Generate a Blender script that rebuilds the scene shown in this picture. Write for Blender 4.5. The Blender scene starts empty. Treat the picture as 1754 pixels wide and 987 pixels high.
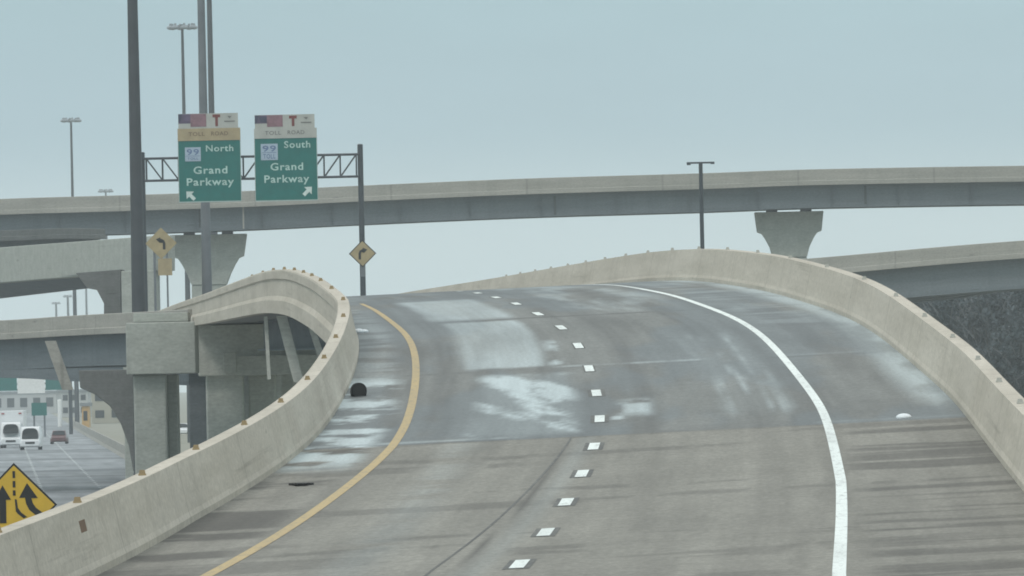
import bpy, math, random
import numpy as np
from mathutils import Vector, Matrix, noise
random.seed(4)
C = bpy.data.collections.new("place"); bpy.context.scene.collection.children.link(C)
sc = bpy.context.scene

# ------------------------------------------------------------------ camera
PW, PH, F = 1754.0, 987.0, 18400.0            # photograph size and focal length in its pixels
PITCH = math.atan((640 - 493.5) / F); ROLL = math.radians(1.2)
FWD = Vector((0, math.cos(PITCH), math.sin(PITCH)))
R0 = Vector((1, 0, 0)); U0 = R0.cross(FWD)
RT = R0 * math.cos(ROLL) - U0 * math.sin(ROLL)
UP = R0 * math.sin(ROLL) + U0 * math.cos(ROLL)
cd = bpy.data.cameras.new("camera"); cam = bpy.data.objects.new("camera", cd); C.objects.link(cam)
cam.matrix_world = Matrix((RT, UP, -FWD)).transposed().to_4x4()
cd.sensor_width = 36; cd.lens = F / PW * 36; cd.clip_start = 1; cd.clip_end = 20000
sc.camera = cam

def P(u, v, d):
    """a point seen at (u, v) of the photograph, d metres ahead"""
    k = FWD + RT * ((u - 877) / F) - UP * ((v - 493.5) / F)
    return k * (d / k.y)
def Q(x, z, d):
    s = d / F
    return P(877 + x / s, 640 - z / s, d)

# ------------------------------------------------------------------ materials
def mat(name): 
    m = bpy.data.materials.new(name); m.use_nodes = True
    nt = m.node_tree; b = nt.nodes["Principled BSDF"]
    return m, nt, b
def N(nt, t, **k):
    n = nt.nodes.new(t)
    for a, v in k.items(): setattr(n, a, v)
    return n
def rgba(c): return (c[0], c[1], c[2], 1)
def noise_node(nt, vec, scale, detail=4, rough=.6):
    n = N(nt, 'ShaderNodeTexNoise'); n.inputs['Scale'].default_value = scale
    n.inputs['Detail'].default_value = detail; n.inputs['Roughness'].default_value = rough
    nt.links.new(vec, n.inputs['Vector']); return n.outputs['Fac']
def maprange(nt, fac, a, b, c=0., d=1.):
    n = N(nt, 'ShaderNodeMapRange'); nt.links.new(fac, n.inputs['Value'])
    for i, v in zip(('From Min', 'From Max', 'To Min', 'To Max'), (a, b, c, d)): n.inputs[i].default_value = v
    return n.outputs['Result']
def mixc(nt, fac, a, b, blend='MIX'):
    n = N(nt, 'ShaderNodeMix', data_type='RGBA', blend_type=blend)
    if isinstance(fac, float): n.inputs[0].default_value = fac
    else: nt.links.new(fac, n.inputs[0])
    for s, v in ((6, a), (7, b)):
        if isinstance(v, tuple): n.inputs[s].default_value = rgba(v)
        else: nt.links.new(v, n.inputs[s])
    return n.outputs[2]
def mapping(nt, vec, scale):
    n = N(nt, 'ShaderNodeMapping'); n.inputs['Scale'].default_value = scale
    nt.links.new(vec, n.inputs['Vector']); return n.outputs['Vector']

def plain(name, col, rough=.6, metal=0., var=.12, scale=3.):
    m, nt, b = mat(name)
    co = N(nt, 'ShaderNodeTexCoord').outputs['Object']
    f = noise_node(nt, co, scale)
    v = maprange(nt, f, .3, .7, 1 - var, 1 + var)
    c = mixc(nt, 1., col, v, 'MULTIPLY')
    nt.links.new(c, b.inputs['Base Color'])
    b.inputs['Roughness'].default_value = rough; b.inputs['Metallic'].default_value = metal
    return m

def paint(name, col, under, worn=.6, rough=.75):
    m, nt, b = mat(name)
    uv = N(nt, 'ShaderNodeUVMap').outputs['UV']; ob = N(nt, 'ShaderNodeTexCoord').outputs['Object']
    a = noise_node(nt, mapping(nt, ob, (7., .8, 1.)), 1.4, 5, .75); g = noise_node(nt, mapping(nt, ob, (1., .05, 1.)), .9, 3, .6)
    c = mixc(nt, maprange(nt, a, .50, .68, 0., worn), col, under); c = mixc(nt, maprange(nt, g, .45, .7, 0., .35), c, under)
    nt.links.new(c, b.inputs['Base Color']); b.inputs['Roughness'].default_value = rough; return m

def concrete(name, col, dirt, joints=0., stretch=.06, dirt_amt=.6):
    """weathered concrete; UV u runs along the member, v around its section"""
    m, nt, b = mat(name)
    uv = N(nt, 'ShaderNodeUVMap').outputs['UV']
    ob = N(nt, 'ShaderNodeTexCoord').outputs['Object']
    streak = noise_node(nt, mapping(nt, uv, (1., .12, 1.)), .55, 5, .65)      # rain runs down the face
    blot = noise_node(nt, mapping(nt, uv, (stretch, 1., 1.)), 1.6, 5, .6)
    fine = noise_node(nt, mapping(nt, uv, (.5, 1., 1.)), 9., 3, .7)
    c = mixc(nt, maprange(nt, blot, .35, .75, 0., dirt_amt), col, dirt)
    c = mixc(nt, maprange(nt, streak, .5, .75, 0., .55 * dirt_amt), c, tuple(x * .75 for x in dirt))
    c = mixc(nt, 1., c, maprange(nt, fine, .3, .7, .86, 1.14), 'MULTIPLY')
    scuff = noise_node(nt, mapping(nt, uv, (.035, 2.2, 1.)), 1.7, 6, .7)
    c = mixc(nt, maprange(nt, scuff, .58, .72, 0., .45), c, tuple(x * .6 for x in dirt))
    spot = noise_node(nt, mapping(nt, uv, (.16, 1., 1.)), 2.6, 3, .5)
    c = mixc(nt, maprange(nt, spot, .70, .76, 0., .5), c, tuple(x * .5 for x in dirt))
    if joints:
        sx = N(nt, 'ShaderNodeSeparateXYZ'); nt.links.new(uv, sx.inputs[0])
        mo = N(nt, 'ShaderNodeMath', operation='PINGPONG'); mo.inputs[1].default_value = joints / 2
        nt.links.new(sx.outputs[0], mo.inputs[0])
        jf = maprange(nt, mo.outputs[0], .03, .12, .30, 0.)
        c = mixc(nt, jf, c, tuple(x * .45 for x in dirt))
    nt.links.new(c, b.inputs['Base Color']); b.inputs['Roughness'].default_value = .85
    b.inputs['Specular IOR Level'].default_value = .25
    bp = N(nt, 'ShaderNodeBump'); bp.inputs['Strength'].default_value = .15; bp.inputs['Distance'].default_value = .03
    nt.links.new(fine, bp.inputs['Height']); nt.links.new(bp.outputs[0], b.inputs['Normal'])
    return m

M = {}
M['barrier'] = concrete('barrier_concrete', (.55, .51, .435), (.33, .30, .24), joints=14., stretch=.05)
M['fascia'] = concrete('fascia_concrete', (.365, .355, .32), (.215, .215, .19), joints=11., stretch=.08)
M['pier'] = concrete('pier_concrete', (.385, .405, .37), (.25, .265, .24), stretch=.7)
M['pier_brightened'] = concrete('brightened_concrete', (.60, .62, .57), (.40, .42, .385), stretch=.7)  # extra brightness put into the colour to offset shade under the deck
M['pier_shaded'] = concrete('shaded_pier_concrete', (.16, .165, .16), (.10, .105, .10), stretch=.7)  # shade painted into the concrete colour, for parts beneath the bridges
M['deck'] = concrete('deck_concrete', (.26, .26, .25), (.2, .2, .19), stretch=.3)
M['girder'] = concrete('girder_paint', (.165, .192, .207), (.112, .132, .145), stretch=.08, dirt_amt=.7)
M['girderdark'] = concrete('girder_dark_paint', (.09, .10, .105), (.06, .07, .075), stretch=.08)  # darker tone of the girder paint
M['paintpole'] = plain('grey_pole', (.14, .155, .17), .6, .2, .2, .6)
M['steel'] = plain('dark_steel', (.055, .065, .075), .5, .4)
M['galv'] = plain('galvanised_steel', (.17, .185, .20), .55, .5)
M['pole'] = plain('weathered_pole', (.06, .068, .076), .6, .3, .2, .6)
M['lamp'] = plain('lamp_housing', (.25, .28, .30), .5)
M['green'] = plain('sign_green', (.002, .135, .12), .85, 0, .12, 1.5)
M['silver'] = plain('sign_edge', (.33, .42, .40), .5)
M['tan'] = plain('sign_tan', (.36, .29, .17), .6, 0, .15, 1.2)
M['pale'] = plain('sign_pale', (.40, .41, .38), .6, 0, .12, 1.2)
M['letter'] = plain('sign_lettering', (.40, .56, .52), .5, 0, .2, 2)
M['arrowpaint'] = plain('sign_arrow', (.56, .66, .63), .5)
M['navy'] = plain('sign_navy', (.035, .035, .075), .5)
M['mauve'] = plain('sign_mauve', (.22, .115, .14), .5, 0, .25, 3)
M['plum'] = plain('sign_plum', (.10, .07, .13), .5, 0, .25, 3)
M['maroon'] = plain('sign_maroon', (.16, .025, .02), .5)
M['brownink'] = plain('sign_brown_ink', (.15, .10, .055), .6)
M['greyink'] = plain('sign_grey_ink', (.16, .16, .15), .6)
M['shield'] = plain('sign_shield', (.34, .43, .52), .5, 0, .12, 2)
M['shieldink'] = plain('sign_shield_ink', (.10, .16, .30), .5)
M['black'] = plain('black_paint', (.012, .012, .012), .5)
M['rubber'] = plain('rubber', (.012, .013, .014), .8)
M['yellow'] = plain('sign_yellow', (.62, .40, .035), .5, 0, .1, 2)
M['fadedyellow'] = plain('sign_faded_yellow', (.36, .29, .16), .6, 0, .15, 2)
M['white'] = plain('white_paint', (.78, .79, .77), .6, 0, .08, 4)
M['linewhite'] = paint('road_white', (.78, .84, .81), (.30, .31, .30), .55)
M['lineyellow'] = paint('road_yellow', (.47, .36, .18), (.27, .24, .18), .75)
M['lineblack'] = paint('road_black', (.085, .085, .08), (.19, .19, .17), .8)
M['amber'] = plain('reflector_amber', (.30, .225, .12), .5)
M['reflwhite'] = plain('reflector_white', (.42, .42, .38), .5)
M['brown'] = plain('rust_brown', (.16, .09, .045), .8)
M['carwhite'] = plain('car_white', (.72, .74, .75), .3, 0, .03)
M['carred'] = plain('car_maroon', (.11, .04, .04), .3)
M['glass'] = plain('dark_glass', (.018, .022, .025), .5, 0, .05); M['glass'].node_tree.nodes['Principled BSDF'].inputs['Specular IOR Level'].default_value = .12
M['headlamp'] = plain('headlamp', (.6, .62, .6), .2)
M['taillamp'] = plain('tail_lamp', (.35, .03, .03), .3)
M['ice'] = plain('ice', (.75, .8, .82), .35, 0, .1, 8)
M['bark'] = plain('bark', (.07, .065, .06), .9)
M['twig'] = plain('twig_bark', (.13, .138, .142), .9)
M['leaf'] = plain('foliage_dark', (.044, .064, .072), .8, 0, .6, .5)
M['leaf2'] = plain('foliage_grey', (.066, .084, .094), .8, 0, .5, .5)
M['wallpale'] = plain('building_pale', (.42, .43, .42), .8, 0, .08, .2)
M['wallbeige'] = plain('building_beige', (.36, .34, .27), .8, 0, .08, .2)
M['wallorange'] = plain('building_orange', (.55, .33, .10), .7)
M['roofgrey'] = plain('roof_grey', (.2, .22, .23), .8)

# ------------------------------------------------------------------ mesh building
class MB:
    def __init__(s): s.v = []; s.f = []; s.uv = []
    def add(s, vs, fs, uvs=None):
        o = len(s.v); s.v += [Vector(p) for p in vs]
        for i, f in enumerate(fs):
            s.f.append(tuple(o + a for a in f)); s.uv.append(uvs[i] if uvs else None)
    def box(s, c, size, rz=0., taper=1.):
        hx, hy, hz = size[0] / 2, size[1] / 2, size[2] / 2; m = Matrix.Rotation(rz, 3, 'Z'); c = Vector(c)
        vs = []
        for z, t in ((-hz, 1.), (hz, taper)):
            for x, y in ((-hx, -hy), (hx, -hy), (hx, hy), (-hx, hy)): vs.append(c + m @ Vector((x * t, y * t, z)))
        s.add(vs, [(3, 2, 1, 0), (4, 5, 6, 7), (0, 1, 5, 4), (1, 2, 6, 5), (2, 3, 7, 6), (3, 0, 4, 7)])
    def prism(s, poly, a, b):
        """poly: points of the near face; a face displaced by vectors a (near) and b (far)"""
        n = len(poly); vs = [Vector(p) + Vector(a) for p in poly] + [Vector(p) + Vector(b) for p in poly]
        fs = [tuple(range(n)), tuple(range(2 * n - 1, n - 1, -1))] + [(i, n + i, n + (i + 1) % n, (i + 1) % n) for i in range(n)]
        s.add(vs, fs)
    def tube(s, p0, p1, r0, r1=None, n=12, cap=True):
        r1 = r0 if r1 is None else r1; p0, p1 = Vector(p0), Vector(p1); d = (p1 - p0).normalized()
        a = d.orthogonal().normalized(); b = d.cross(a); vs = []
        for p, r in ((p0, r0), (p1, r1)):
            for i in range(n):
                t = 2 * math.pi * i / n; vs.append(p + a * (r * math.cos(t)) + b * (r * math.sin(t)))
        fs = [(i, (i + 1) % n, n + (i + 1) % n, n + i) for i in range(n)]
        if cap: fs += [tuple(range(n - 1, -1, -1)), tuple(range(n, 2 * n))]
        s.add(vs, fs)
    def sweep(s, rings, closed=True, caps=True, smooth=False, s0=None):
        """rings: list of lists of points; UV u = run along the member, v = run round the section"""
        m = len(rings[0]); o = len(s.v)
        for r in rings: s.v += [Vector(p) for p in r]
        run = [0.] if s0 is None else [s0]
        for i in range(1, len(rings)): run.append(run[-1] + (Vector(rings[i][0]) - Vector(rings[i - 1][0])).length)
        g = [0.]
        for j in range(m): g.append(g[-1] + (Vector(rings[0][(j + 1) % m]) - Vector(rings[0][j])).length)
        for i in range(len(rings) - 1):
            for j in range(m if closed else m - 1):
                k = (j + 1) % m
                s.f.append((o + i * m + j, o + i * m + k, o + (i + 1) * m + k, o + (i + 1) * m + j))
                s.uv.append(((run[i], g[j]), (run[i], g[j + 1]), (run[i + 1], g[j + 1]), (run[i + 1], g[j])))
        if closed and caps:
            s.f.append(tuple(o + j for j in range(m - 1, -1, -1))); s.uv.append(None)
            e = o + (len(rings) - 1) * m
            s.f.append(tuple(e + j for j in range(m))); s.uv.append(None)
    def sphere(s, c, r, sq=(1, 1, 1), nu=10, nv=6):
        c = Vector(c); vs = [c + Vector((0, 0, -r * sq[2]))]
        for i in range(1, nv):
            a = -math.pi / 2 + math.pi * i / nv
            for j in range(nu):
                t = 2 * math.pi * j / nu
                vs.append(c + Vector((r * sq[0] * math.cos(a) * math.cos(t), r * sq[1] * math.cos(a) * math.sin(t), r * sq[2] * math.sin(a))))
        vs.append(c + Vector((0, 0, r * sq[2]))); L = len(vs) - 1; fs = []
        for j in range(nu):
            fs.append((0, 1 + (j + 1) % nu, 1 + j)); fs.append((L, L - nu + j, L - nu + (j + 1) % nu))
        for i in range(nv - 2):
            for j in range(nu):
                a = 1 + i * nu + j; b = 1 + i * nu + (j + 1) % nu; fs.append((a, b, b + nu, a + nu))
        s.add(vs, fs)

WLOC = {}
def thing(name, label, cat, loc, group=None):
    o = bpy.data.objects.new(name, None); o.empty_display_size = .3; C.objects.link(o); o.location = loc
    WLOC[o.name] = Vector(loc); tag(o, label, cat, group); return o
def tag(o, label=None, cat=None, group=None, kind=None):
    for k, v in (('label', label), ('category', cat), ('group', group), ('kind', kind)):
        if v: o[k] = v
    return o
def obj(name, mb, m, parent=None, label=None, bevel=0., smooth=False, recalc=True):
    me = bpy.data.meshes.new(name)
    org = WLOC[parent.name] if parent else (sum(mb.v, Vector()) / len(mb.v) if False else Vector())
    me.from_pydata([tuple(p - org) for p in mb.v], [], mb.f)
    ul = me.uv_layers.new(name='UVMap')
    for pi, po in enumerate(me.polygons):
        uv = mb.uv[pi]
        if uv is None:                                   # box projection in metres
            n = po.normal; ax = max(range(3), key=lambda q: abs(n[q]))
            for li in po.loop_indices:
                c = me.vertices[me.loops[li].vertex_index].co
                ul.data[li].uv = {0: (c.y, c.z), 1: (c.x, c.z), 2: (c.x, c.y)}[ax]
        else:
            for k, li in enumerate(po.loop_indices): ul.data[li].uv = uv[k]
    if recalc:
        import bmesh
        bm = bmesh.new(); bm.from_mesh(me); bmesh.ops.recalc_face_normals(bm, faces=bm.faces); bm.to_mesh(me); bm.free()
    if smooth:
        for po in me.polygons: po.use_smooth = True
    me.materials.append(M[m] if isinstance(m, str) else m)
    o = bpy.data.objects.new(name, me); C.objects.link(o)
    if parent: o.parent = parent
    WLOC[o.name] = org
    if label: o['label'] = label
    if bevel:
        b = o.modifiers.new('bevel', 'BEVEL'); b.width = bevel; b.segments = 2; b.limit_method = 'ANGLE'
    return o
def struct(name, mb, m, kind='structure', **k):
    o = obj(name, mb, m, **k); o['kind'] = kind; return o

_fc = {}
def text_mesh(body):
    """2-D outline faces of some lettering, in units of its cap height"""
    if body in _fc: return _fc[body]
    cu = bpy.data.curves.new('lettering', 'FONT'); cu.body = body; cu.size = 1.; cu.offset = .018; cu.space_character = 1.12; cu.resolution_u = 3
    o = bpy.data.objects.new('lettering', cu); C.objects.link(o)
    dg = bpy.context.evaluated_depsgraph_get(); me = bpy.data.meshes.new_from_object(o.evaluated_get(dg))
    vs = [v.co.copy() for v in me.vertices]; fs = [tuple(p.vertices) for p in me.polygons]
    bpy.data.objects.remove(o); bpy.data.meshes.remove(me); bpy.data.curves.remove(cu)
    _fc[body] = (vs, fs); return _fc[body]

# ------------------------------------------------------------------ the ramp's line
meas = [(890, 967), (935, 913), (970, 861), (997, 812), (1018, 766), (1030, 718), (1022, 674), (1010, 632), (992, 592), (964, 561), (921, 538), (884, 520), (850, 510)]
kn = [(-60, -5., -1.2), (0, -3.3, -2.0), (60, -1.65, -2.6), (95, -.68, -2.5)]
for k, (u, v) in enumerate(meas):
    d = 122.6 + 12.2 * k; s = d / F; kn.append((d, (u - 877) * s, (640 - v) * s))
kn += [(281.2, -.90, 2.11), (293, -1.42, 2.24), (305, -1.95, 2.33), (330, -3.02, 2.42), (350, -3.88, 2.46), (420, -6.9, 2.58), (529, -11.6, 2.82), (620, -15.6, 2.95), (760, -22.5, 2.9), (900, -31, 2.6)]
kw = []
for d, x, z in kn:
    if d > 1: p = Q(x, z, d); kw.append((d, p.x, p.z))
    else: kw.append((d, x, z))
kw = np.array(kw); DD = np.arange(-60, 900.01, 1.)
def pchip(xs, ys, xq):
    h = np.diff(xs); dl = np.diff(ys) / h; m = np.zeros(len(xs)); m[0], m[-1] = dl[0], dl[-1]
    m[1:-1] = (dl[:-1] * h[1:] + dl[1:] * h[:-1]) / (h[1:] + h[:-1])
    i = np.clip(np.searchsorted(xs, xq) - 1, 0, len(h) - 1); t = (xq - xs[i]) / h[i]
    return (2*t**3-3*t**2+1)*ys[i] + (t**3-2*t**2+t)*h[i]*m[i] + (-2*t**3+3*t**2)*ys[i+1] + (t**3-t**2)*h[i]*m[i+1]
def smooth(y, sg):
    r = int(3 * sg); w = np.exp(-.5 * (np.arange(-r, r + 1) / sg) ** 2); w /= w.sum()
    yp = np.concatenate([2 * y[0] - y[r:0:-1], y, 2 * y[-1] - y[-2:-r - 2:-1]]); return np.convolve(yp, w, 'valid')
XX = smooth(pchip(kw[:, 0], kw[:, 1], DD), 6.); ZZ = smooth(pchip(kw[:, 0], kw[:, 2], DD), 5.); HX = np.gradient(XX, DD)
SUP = .029                                                      # cross fall of the deck
def off(d, t, h=0.):
    """t metres right of the lane line and h above the deck, d metres along"""
    x = np.interp(d, DD, XX); z = np.interp(d, DD, ZZ); g = np.interp(d, DD, HX); n = math.hypot(1, g)
    return Vector((x + t / n, d - t * g / n, z + SUP * t + h))
LB = lambda d: float(np.interp(d, [0, 147, 180, 215, 232, 300, 900], [-5.12, -5.08, -4.8, -4.55, -4.42, -4.52, -4.6]))   # foot of the left barrier
RB = lambda d: float(np.interp(d, [0, 140, 180, 240, 900], [6.15, 6.15, 6.05, 6.0, 6.1]))
BH = .84
stations = list(np.arange(-50, 100, 5.)) + list(np.arange(100, 320, 2.)) + list(np.arange(320, 800.1, 5.))

# road surface, with frost, damp, tyre grime and a painted sky glint as vertex data
def nz(x, y, seed, oct=4):
    return noise.fractal(Vector((x + seed * 17.3, y + seed * 5.1, seed * 3.7)), .8, 2.1, oct) * .5 + .5
def sm(a, b, x): 
    t = min(1., max(0., (x - a) / (b - a))); return t * t * (3 - 2 * t)
def band(x, a, b, e): return sm(a - e, a + e, x) * (1 - sm(b - e, b + e, x))
J = [144., 176.5, 209., 241.5, 274.]
def surface(d, t):
    tw = t + .25 * (nz(d * .05, t * .6, 1) - .5); dw = d + .8 * (nz(d * .1, t * .9, 2) - .5)
    n1 = nz(d * .06, t * .9, 3, 5); n2 = nz(d * .35, t * .35, 4, 4); n3 = nz(d * .16, t * 1.4, 5, 5)
    fr = 0.
    fr = max(fr, band(tw, -2.35, -.75, .16) * band(dw, 210.2, 240.3, .6) * (.60 + .5 * (n1 - .5)) * (.8 + .2 * sm(-.5, .5, tw + 1.2)))          # frosted wheel track
    fr = max(fr, band(tw, -.62, -.38, .1) * band(dw, 210, 224, 1.5) * .75 * sm(.35, .6, n3))
    fr = max(fr, band(tw, -2.5, -.7, .2) * band(dw, 242.6, 268, 2.) * (.54 + .45 * (n1 - .5)))
    fr = max(fr, band(tw, -2.1, -.35, .25) * band(dw, 178, 206.5, 1.2) * (.18 + .8 * sm(.42, .66, nz(d * .13 + t * .9, t * .7, 6, 6))))
    fr = max(fr, band(tw, .35, .9, .12) * band(dw, 184.5, 192, 1.2) * .55 * sm(.3, .55, n3))
    fr = max(fr, band(tw, 2.2, 3.3, .3) * band(dw, 183, 222, 3.) * (.10 + .6 * sm(.48, .75, nz(d * .035, t * 3.2, 7, 6))) * .8)
    fr = max(fr, band(tw, -4.9, -3.75, .25) * band(dw, 168, 208, 4.) * sm(.46, .64, nz(d * .34 + t * .4, t * .6, 8, 5)) * 1.0)   # icy gutter
    fr = max(fr, band(tw, -4.7, -3.7, .2) * band(dw, 209.2, 272, 3.) * .22 * sm(.3, .6, n2))
    fr = max(fr, sm(5.25, 5.95, tw) * band(dw, 184, 300, 8.) * .78 * (.5 + .5 * sm(.25, .6, n3)))
    fr = max(fr, band(tw, 1., 3.4, .4) * band(dw, 243, 300, 6.) * .42 * sm(.3, .75, n1))
    fr = max(fr, band(tw, 4.1, 5.9, .4) * band(dw, 225, 300, 8.) * .22 * sm(.35, .75, n2))  # pale sky glint near the crest, painted into the frost value
    dry = 1 - sm(176.2 - .2, 176.2 + .2, d)
    dry = max(dry, .42 * sm(.46, .66, nz(d * .035, t * .45, 18)))
    st = nz(d * .42, t * .10, 9, 4)                                                                          # grime lying across the lanes
    st2 = nz(d * .30 - t * .05, t * .13, 15, 3); dk = sm(.54, .68, st) * (.5 * sm(3.7, 4.3, t)) * (1 if d < 176 else .22)
    dk = max(dk, sm(.61, .68, st2) * .34 * sm(.3, .5, n1) * (1 if d < 176 else .3))
    dk = max(dk, sm(.5, .66, nz(d * .3, t * .22, 12, 4)) * .6 * (1 - sm(-4.0, -3.5, t)) * (1 if d < 176 else .3))
    dk = max(dk, (.14 if d < 176 else .30) * sm(.45, .7, nz(d * .02, t * 1.3, 10, 4)))                                             # tyre tracks
    for c0 in (-2.75, -.9, .85, 2.7): dk = max(dk, (.10 if d < 176 else 1.) * (.20 + .2 * sm(.4, .65, nz(d * .012, t * 4., 17))) * math.exp(-((t - c0) / .28) ** 2))
    if d < 176: fr = max(fr, .16 * math.exp(-((t + 2.05 + .004 * (d - 130)) / .32) ** 2) * sm(.3, .6, n2 + .15))
    cj = float(np.interp(d, [80, 122, 176], [-.98, -.72, -.42]))
    if d < 176: dk = max(dk, .65 * math.exp(-((t - cj) / .035) ** 2)); fr = max(fr, .16 * math.exp(-((t - cj - .25) / .16) ** 2))
    for j in J:
        if j < 150: continue
        left = 1 - sm(-.6, .6, t)
        dk = max(dk, (.75 if j > 230 else .45) * math.exp(-((d - j) / .35) ** 2) * (.4 + .6 * sm(.35, .6, nz(t * .5, j, 13))))
        if j < 230: fr = max(fr, (.5 if t < 2.2 else .14) * math.exp(-((d - j - .8) / .35) ** 2) * sm(.45, .62, nz(t * .6, j, 11)))
    fr = max(fr, band(tw, .45, .85, .06) * band(dw, 185.5, 190., .5) * .75, band(t, .22, .42, .05) * band(d, 183., 184.6, .3) * .8)
    return fr, dk, dry
def road():
    ds = list(np.arange(-50, 96, 4.)) + list(np.arange(96, 330, .4)) + list(np.arange(330, 800.1, 6.))
    vs, fs, col, uv = [], [], [], []; nT = 112
    for d in ds:
        a, b = LB(d) - .02, RB(d) + .02
        for j in range(nT + 1):
            t = a + (b - a) * j / nT; vs.append(off(d, t)); uv.append((d, t))
            col.append(surface(d, t) if 95 < d < 331 else (0, .2, .5))
    for i in range(len(ds) - 1):
        for j in range(nT):
            a = i * (nT + 1) + j; fs.append((a, a + 1, a + nT + 2, a + nT + 1))
    me = bpy.data.meshes.new('ramp_road'); me.from_pydata([tuple(v) for v in vs], [], fs)
    ca = me.color_attributes.new('surface', 'FLOAT_COLOR', 'POINT')
    ca.data.foreach_set('color', np.array([(r, g, b, 1.) for r, g, b in col]).ravel())
    ul = me.uv_layers.new(name='UVMap'); li = np.array([l.vertex_index for l in me.loops]); ul.data.foreach_set('uv', np.array(uv)[li].ravel())
    for p in me.polygons: p.use_smooth = True
    m, nt, b = mat('ramp_paving')
    at = N(nt, 'ShaderNodeVertexColor', layer_name='surface'); sp = N(nt, 'ShaderNodeSeparateColor'); nt.links.new(at.outputs['Color'], sp.inputs[0])
    uvn = N(nt, 'ShaderNodeUVMap').outputs['UV']
    fine = noise_node(nt, mapping(nt, uvn, (.35, 1., 1.)), 6., 5, .75)
    big = noise_node(nt, mapping(nt, uvn, (.07, .5, 1.)), 1.2, 4, .6)
    tine = noise_node(nt, mapping(nt, uvn, (1., .12, 1.)), 1.1, 3, .6)
    c = mixc(nt, sp.outputs['Blue'], (.142, .155, .155), (.236, .230, .203))
    c = mixc(nt, 1., c, maprange(nt, big, .3, .7, .86, 1.14), 'MULTIPLY')
    grit = noise_node(nt, mapping(nt, uvn, (.22, 1., 1.)), 13., 2, .8)
    lane = noise_node(nt, mapping(nt, uvn, (.012, 1., 1.)), 2.2, 4, .6)
    c = mixc(nt, 1., c, maprange(nt, tine, .3, .7, .96, 1.04), 'MULTIPLY')
    c = mixc(nt, 1., c, maprange(nt, lane, .3, .7, .90, 1.10), 'MULTIPLY')
    c = mixc(nt, 1., c, maprange(nt, grit, .3, .7, .86, 1.14), 'MULTIPLY')
    c = mixc(nt, 1., c, maprange(nt, fine, .3, .7, .85, 1.15), 'MULTIPLY')
    c = mixc(nt, sp.outputs['Green'], c, (.045, .042, .040))
    fm = N(nt, 'ShaderNodeMath', operation='MULTIPLY'); nt.links.new(sp.outputs['Red'], fm.inputs[0]); nt.links.new(maprange(nt, grit, .3, .7, .78, 1.12), fm.inputs[1])
    fm2 = N(nt, 'ShaderNodeMath', operation='MULTIPLY'); fm2.use_clamp = True; nt.links.new(fm.outputs[0], fm2.inputs[0]); nt.links.new(maprange(nt, lane, .3, .7, .75, 1.15), fm2.inputs[1])
    c = mixc(nt, fm2.outputs[0], c, (.50, .575, .585))
    nt.links.new(c, b.inputs['Base Color'])
    ro = N(nt, 'ShaderNodeMix', data_type='FLOAT'); nt.links.new(sp.outputs['Blue'], ro.inputs[0]); ro.inputs[2].default_value = .55; ro.inputs[3].default_value = .9
    nt.links.new(ro.outputs[0], b.inputs['Roughness']); b.inputs['Specular IOR Level'].default_value = .3
    me.materials.append(m); o = bpy.data.objects.new('ramp_road', me); C.objects.link(o); o['kind'] = 'structure'
road()

def strip(mb, d0, d1, t0, t1, h, step=2.):
    n = max(1, int(round((d1 - d0) / step))); rr = []
    for i in range(n + 1):
        d = d0 + (d1 - d0) * i / n
        a = t0(d) if callable(t0) else t0; b = t1(d) if callable(t1) else t1
        rr.append((off(d, a, h), off(d, b, h)))
    mb.sweep(rr, closed=False)
YL = lambda d: float(np.interp(d, [0, 124, 176, 260, 900], [-3.66, -3.66, -3.36, -3.36, -3.36]))
WL = lambda d: float(np.interp(d, [0, 113, 150, 900], [3.62, 3.62, 3.78, 3.8]))
yw = lambda d: float(np.interp(d, [120, 200, 250, 270], [.082, .075, .065, .05]))
m = MB(); strip(m, 335, 790, lambda d: YL(d) - .085, lambda d: YL(d) + .085, .005); strip(m, -40, 270, lambda d: YL(d) - yw(d), lambda d: YL(d) + yw(d), .005); struct('yellow_edge_line', m, 'lineyellow', recalc=False)
m = MB(); strip(m, -40, 790, lambda d: WL(d) - .075, lambda d: WL(d) + .075, .005); struct('white_edge_line', m, 'linewhite', recalc=False)
m = MB(); m2 = MB()
for k in range(-12, 54):
    d = 122.6 + 12.2 * k
    e = .155 if d < 205 else .115; strip(m2, d - 1.7, d + 1.7, -e, e, .004, 1.); strip(m, d - 1.5, d + 1.5, -.085, .085, .008, 1.)
mp = MB(); sj = lambda d: float(np.interp(d, [0, 122, 176], [-1.3, -.98, -.42]))
strip(mp, -40, 176.2, lambda d: sj(d) - .018, lambda d: sj(d) + .018, .003); struct('paving_seam', mp, 'lineblack', recalc=False)
struct('lane_line_black_edging', m2, 'lineblack', recalc=False); struct('lane_line_dashes', m, 'linewhite', recalc=False)

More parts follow.
